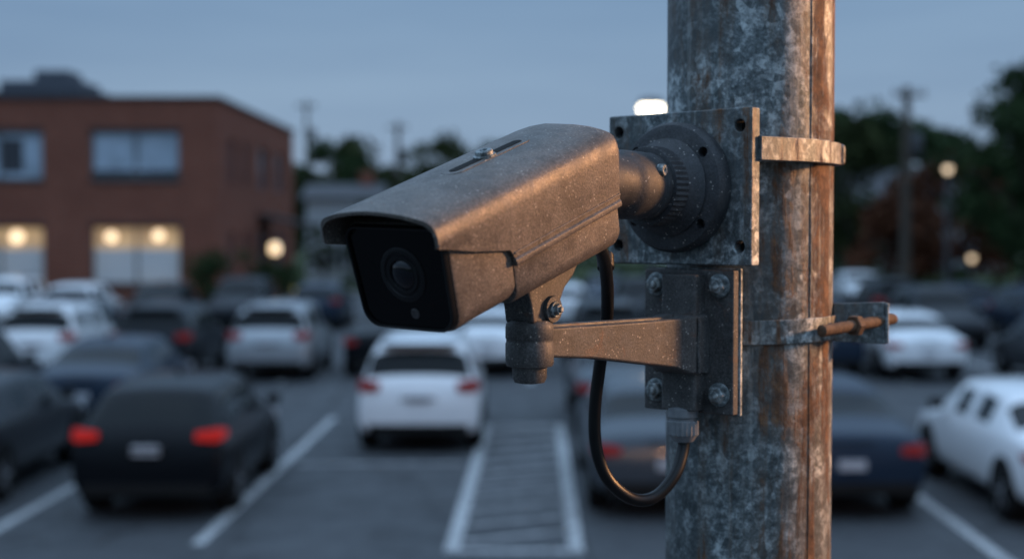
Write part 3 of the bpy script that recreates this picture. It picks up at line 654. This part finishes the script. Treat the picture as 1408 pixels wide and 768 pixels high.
# ---------------------------------------------------------------- street furniture
M_wood=simple('weathered_wood',(.09,.075,.06),.9); M_steel=simple('lamp_post_steel',(.08,.085,.09),.5,.3)
def upole(x,y,h,r=.16,arms=2):
    e=empty('utility_pole',(x,y,0)); add('mast',revolve([(r,0),(r*.75,h)],seg=16,scale=1),e,None,M_wood)
    bm=bmesh.new()
    for k in range(arms):
        z=h-.4-k*1.0; bm_box(bm,-.7,.7,-.16-r,-.06-r,z-.05,z+.05)
        for q in (-.6,-.35,.35,.6): bm_box(bm,q-.04,q+.04,-.14-r,-.06-r,z+.052,z+.25)
    add('crossarms',mesh_from(bm),e,None,M_wood,smooth=0)
    add('transformer',revolve([(.2,h-2.9),(.26,h-2.8),(.26,h-2.0),(.2,h-1.9)],seg=16,scale=1),e,Matrix.Translation((.4,0,0)),M_steel)
upole(16.6,60,9.3,.22,1); upole(-8.0,100,10.8,.2,1); upole(-14.4,100,12.3,.14,1); upole(28,82,11)
def lamp(x,y,h,head=.35,mat=M_bulb2,arm=.0,light=None,rz=0):
    e=empty('street_lamp',(x,y,0),rz)
    add('post',revolve([(.14,0),(.14,.6),(.08,.65),(.06,h+.25)],seg=20,scale=1),e,None,M_steel)
    add('concrete_base',revolve([(.25,0),(.25,.3),(.2,.34)],seg=20,scale=1),e,None,M_kerb)
    if arm: add('arm',tube([(0,0,h+.15),(arm*.5,0,h+.26),(arm,0,h+.24)],.035,10,1,5),e,None,M_steel)
    add('head',revolve([(head*.5,h+.32),(head*.9,h+.25),(head,h+.12),(head*.96,h+.09)],seg=28,scale=1),e,Matrix.Translation((arm,0,0)),M_steel)
    add('lens',revolve([(head*.9,h+.10),(head*.88,h-.02),(head*.6,h-.12),(head*.2,h-.17)],seg=28,scale=1),e,Matrix.Translation((arm,0,0)),mat)
    return e
lamp(3.85,39.5,6.62,.36,M_bulb2)
lamp(15.9,52,5.5,.16,M_bulb3,0); lamp(19.4,60,2.1,.15,M_bulb3,0)
# the parking lot lamp beside the pole: the warm light on the camera comes from it
ax,ay,lz=3.15,1.95,4.45
e=lamp(ax+.5,ay,lz,.20,M_bulb2,.5,rz=pi)
ld=bpy.data.lights.new('sodium_lamp','POINT'); ld.energy=620; ld.color=(1,.48,.20); ld.shadow_soft_size=.15
lo=bpy.data.objects.new('sodium_lamp',ld); lo.parent=e; lo.matrix_basis=Matrix.Translation((.5,0,lz-.42)); scn.collection.objects.link(lo)
M_yel=simple('safety_yellow',(.55,.36,.04),.5)
for x in (-8.3,-7.5,-6.9):
    bo=empty('bollard',(x,54.3,0)); add('post',revolve([(.11,0),(.11,1.0),(.08,1.07),(.02,1.1)],seg=20,scale=1),bo,None,M_yel); add('band',revolve([(.113,.75),(.113,.85)],seg=20,scale=1),bo,None,M_lp)

# ------------------------------------------------------------------ world
w=bpy.data.worlds.new('World'); scn.world=w; w.use_nodes=True; t=w.node_tree; bg=t.nodes['Background']
sky=t.nodes.new('ShaderNodeTexSky'); sky.sky_type='NISHITA'; sky.sun_disc=False; sky.sun_elevation=R(4); sky.sun_rotation=R(108)
tc=t.nodes.new('ShaderNodeTexCoord'); sp=t.nodes.new('ShaderNodeSeparateXYZ'); t.links.new(tc.outputs['Generated'],sp.inputs[0])
rp=t.nodes.new('ShaderNodeValToRGB'); el=rp.color_ramp.elements
stops=[(0.0,(.275,.375,.52)),(.06,(.250,.365,.52)),(.2,(.180,.305,.48)),(.5,(.44,.68,1.0)),(1.0,(.86,1.24,1.76))]
while len(el)<len(stops): el.new(.5)
for i,(p,c_) in enumerate(stops): el[i].position=p; el[i].color=(*c_,1)
t.links.new(sp.outputs[2],rp.inputs[0])
mp=t.nodes.new('ShaderNodeMapping'); mp.inputs['Scale'].default_value=(1.3,1.3,9); t.links.new(tc.outputs['Generated'],mp.inputs[0])
nz=t.nodes.new('ShaderNodeTexNoise'); nz.inputs['Scale'].default_value=1.6; nz.inputs['Detail'].default_value=5; t.links.new(mp.outputs[0],nz.inputs['Vector'])
cr=t.nodes.new('ShaderNodeValToRGB'); cr.color_ramp.elements[0].position=.3; cr.color_ramp.elements[0].color=(.88,.90,.94,1); cr.color_ramp.elements[1].position=.7; cr.color_ramp.elements[1].color=(1.20,1.16,1.12,1); t.links.new(nz.outputs['Fac'],cr.inputs[0])
mu=t.nodes.new('ShaderNodeMix'); mu.data_type='RGBA'; mu.blend_type='MULTIPLY'; mu.inputs[0].default_value=1; t.links.new(rp.outputs[0],mu.inputs[6]); t.links.new(cr.outputs[0],mu.inputs[7])
sc=t.nodes.new('ShaderNodeMix'); sc.data_type='RGBA'; sc.blend_type='MULTIPLY'; sc.inputs[0].default_value=1; sc.inputs[7].default_value=(.10,.10,.10,1); t.links.new(sky.outputs[0],sc.inputs[6])
fm=t.nodes.new('ShaderNodeMix'); fm.data_type='RGBA'; fm.inputs[0].default_value=.94; t.links.new(sc.outputs[2],fm.inputs[6]); t.links.new(mu.outputs[2],fm.inputs[7])
t.links.new(fm.outputs[2],bg.inputs[0]); bg.inputs[1].default_value=1.0
sd=bpy.data.lights.new('sun','SUN'); sd.energy=.10; sd.angle=R(14); sd.color=(1,.72,.5); so=bpy.data.objects.new('sun',sd); scn.collection.objects.link(so)
dirv=Vector((-math.cos(R(4))*.95,math.cos(R(4))*.31,-math.sin(R(4)))); so.rotation_euler=dirv.to_track_quat('-Z','Y').to_euler()

# ------------------------------------------------------------------ camera
cd=bpy.data.cameras.new('camera'); cd.lens=50; cd.sensor_width=36; cd.clip_start=.05; cd.clip_end=3000
cd.dof.use_dof=True; cd.dof.focus_distance=1.08; cd.dof.aperture_fstop=4.3; cd.dof.aperture_blades=0
co=bpy.data.objects.new('camera',cd); scn.collection.objects.link(co); co.location=(0,0,ZL); co.rotation_euler=(R(88),0,0); scn.camera=co
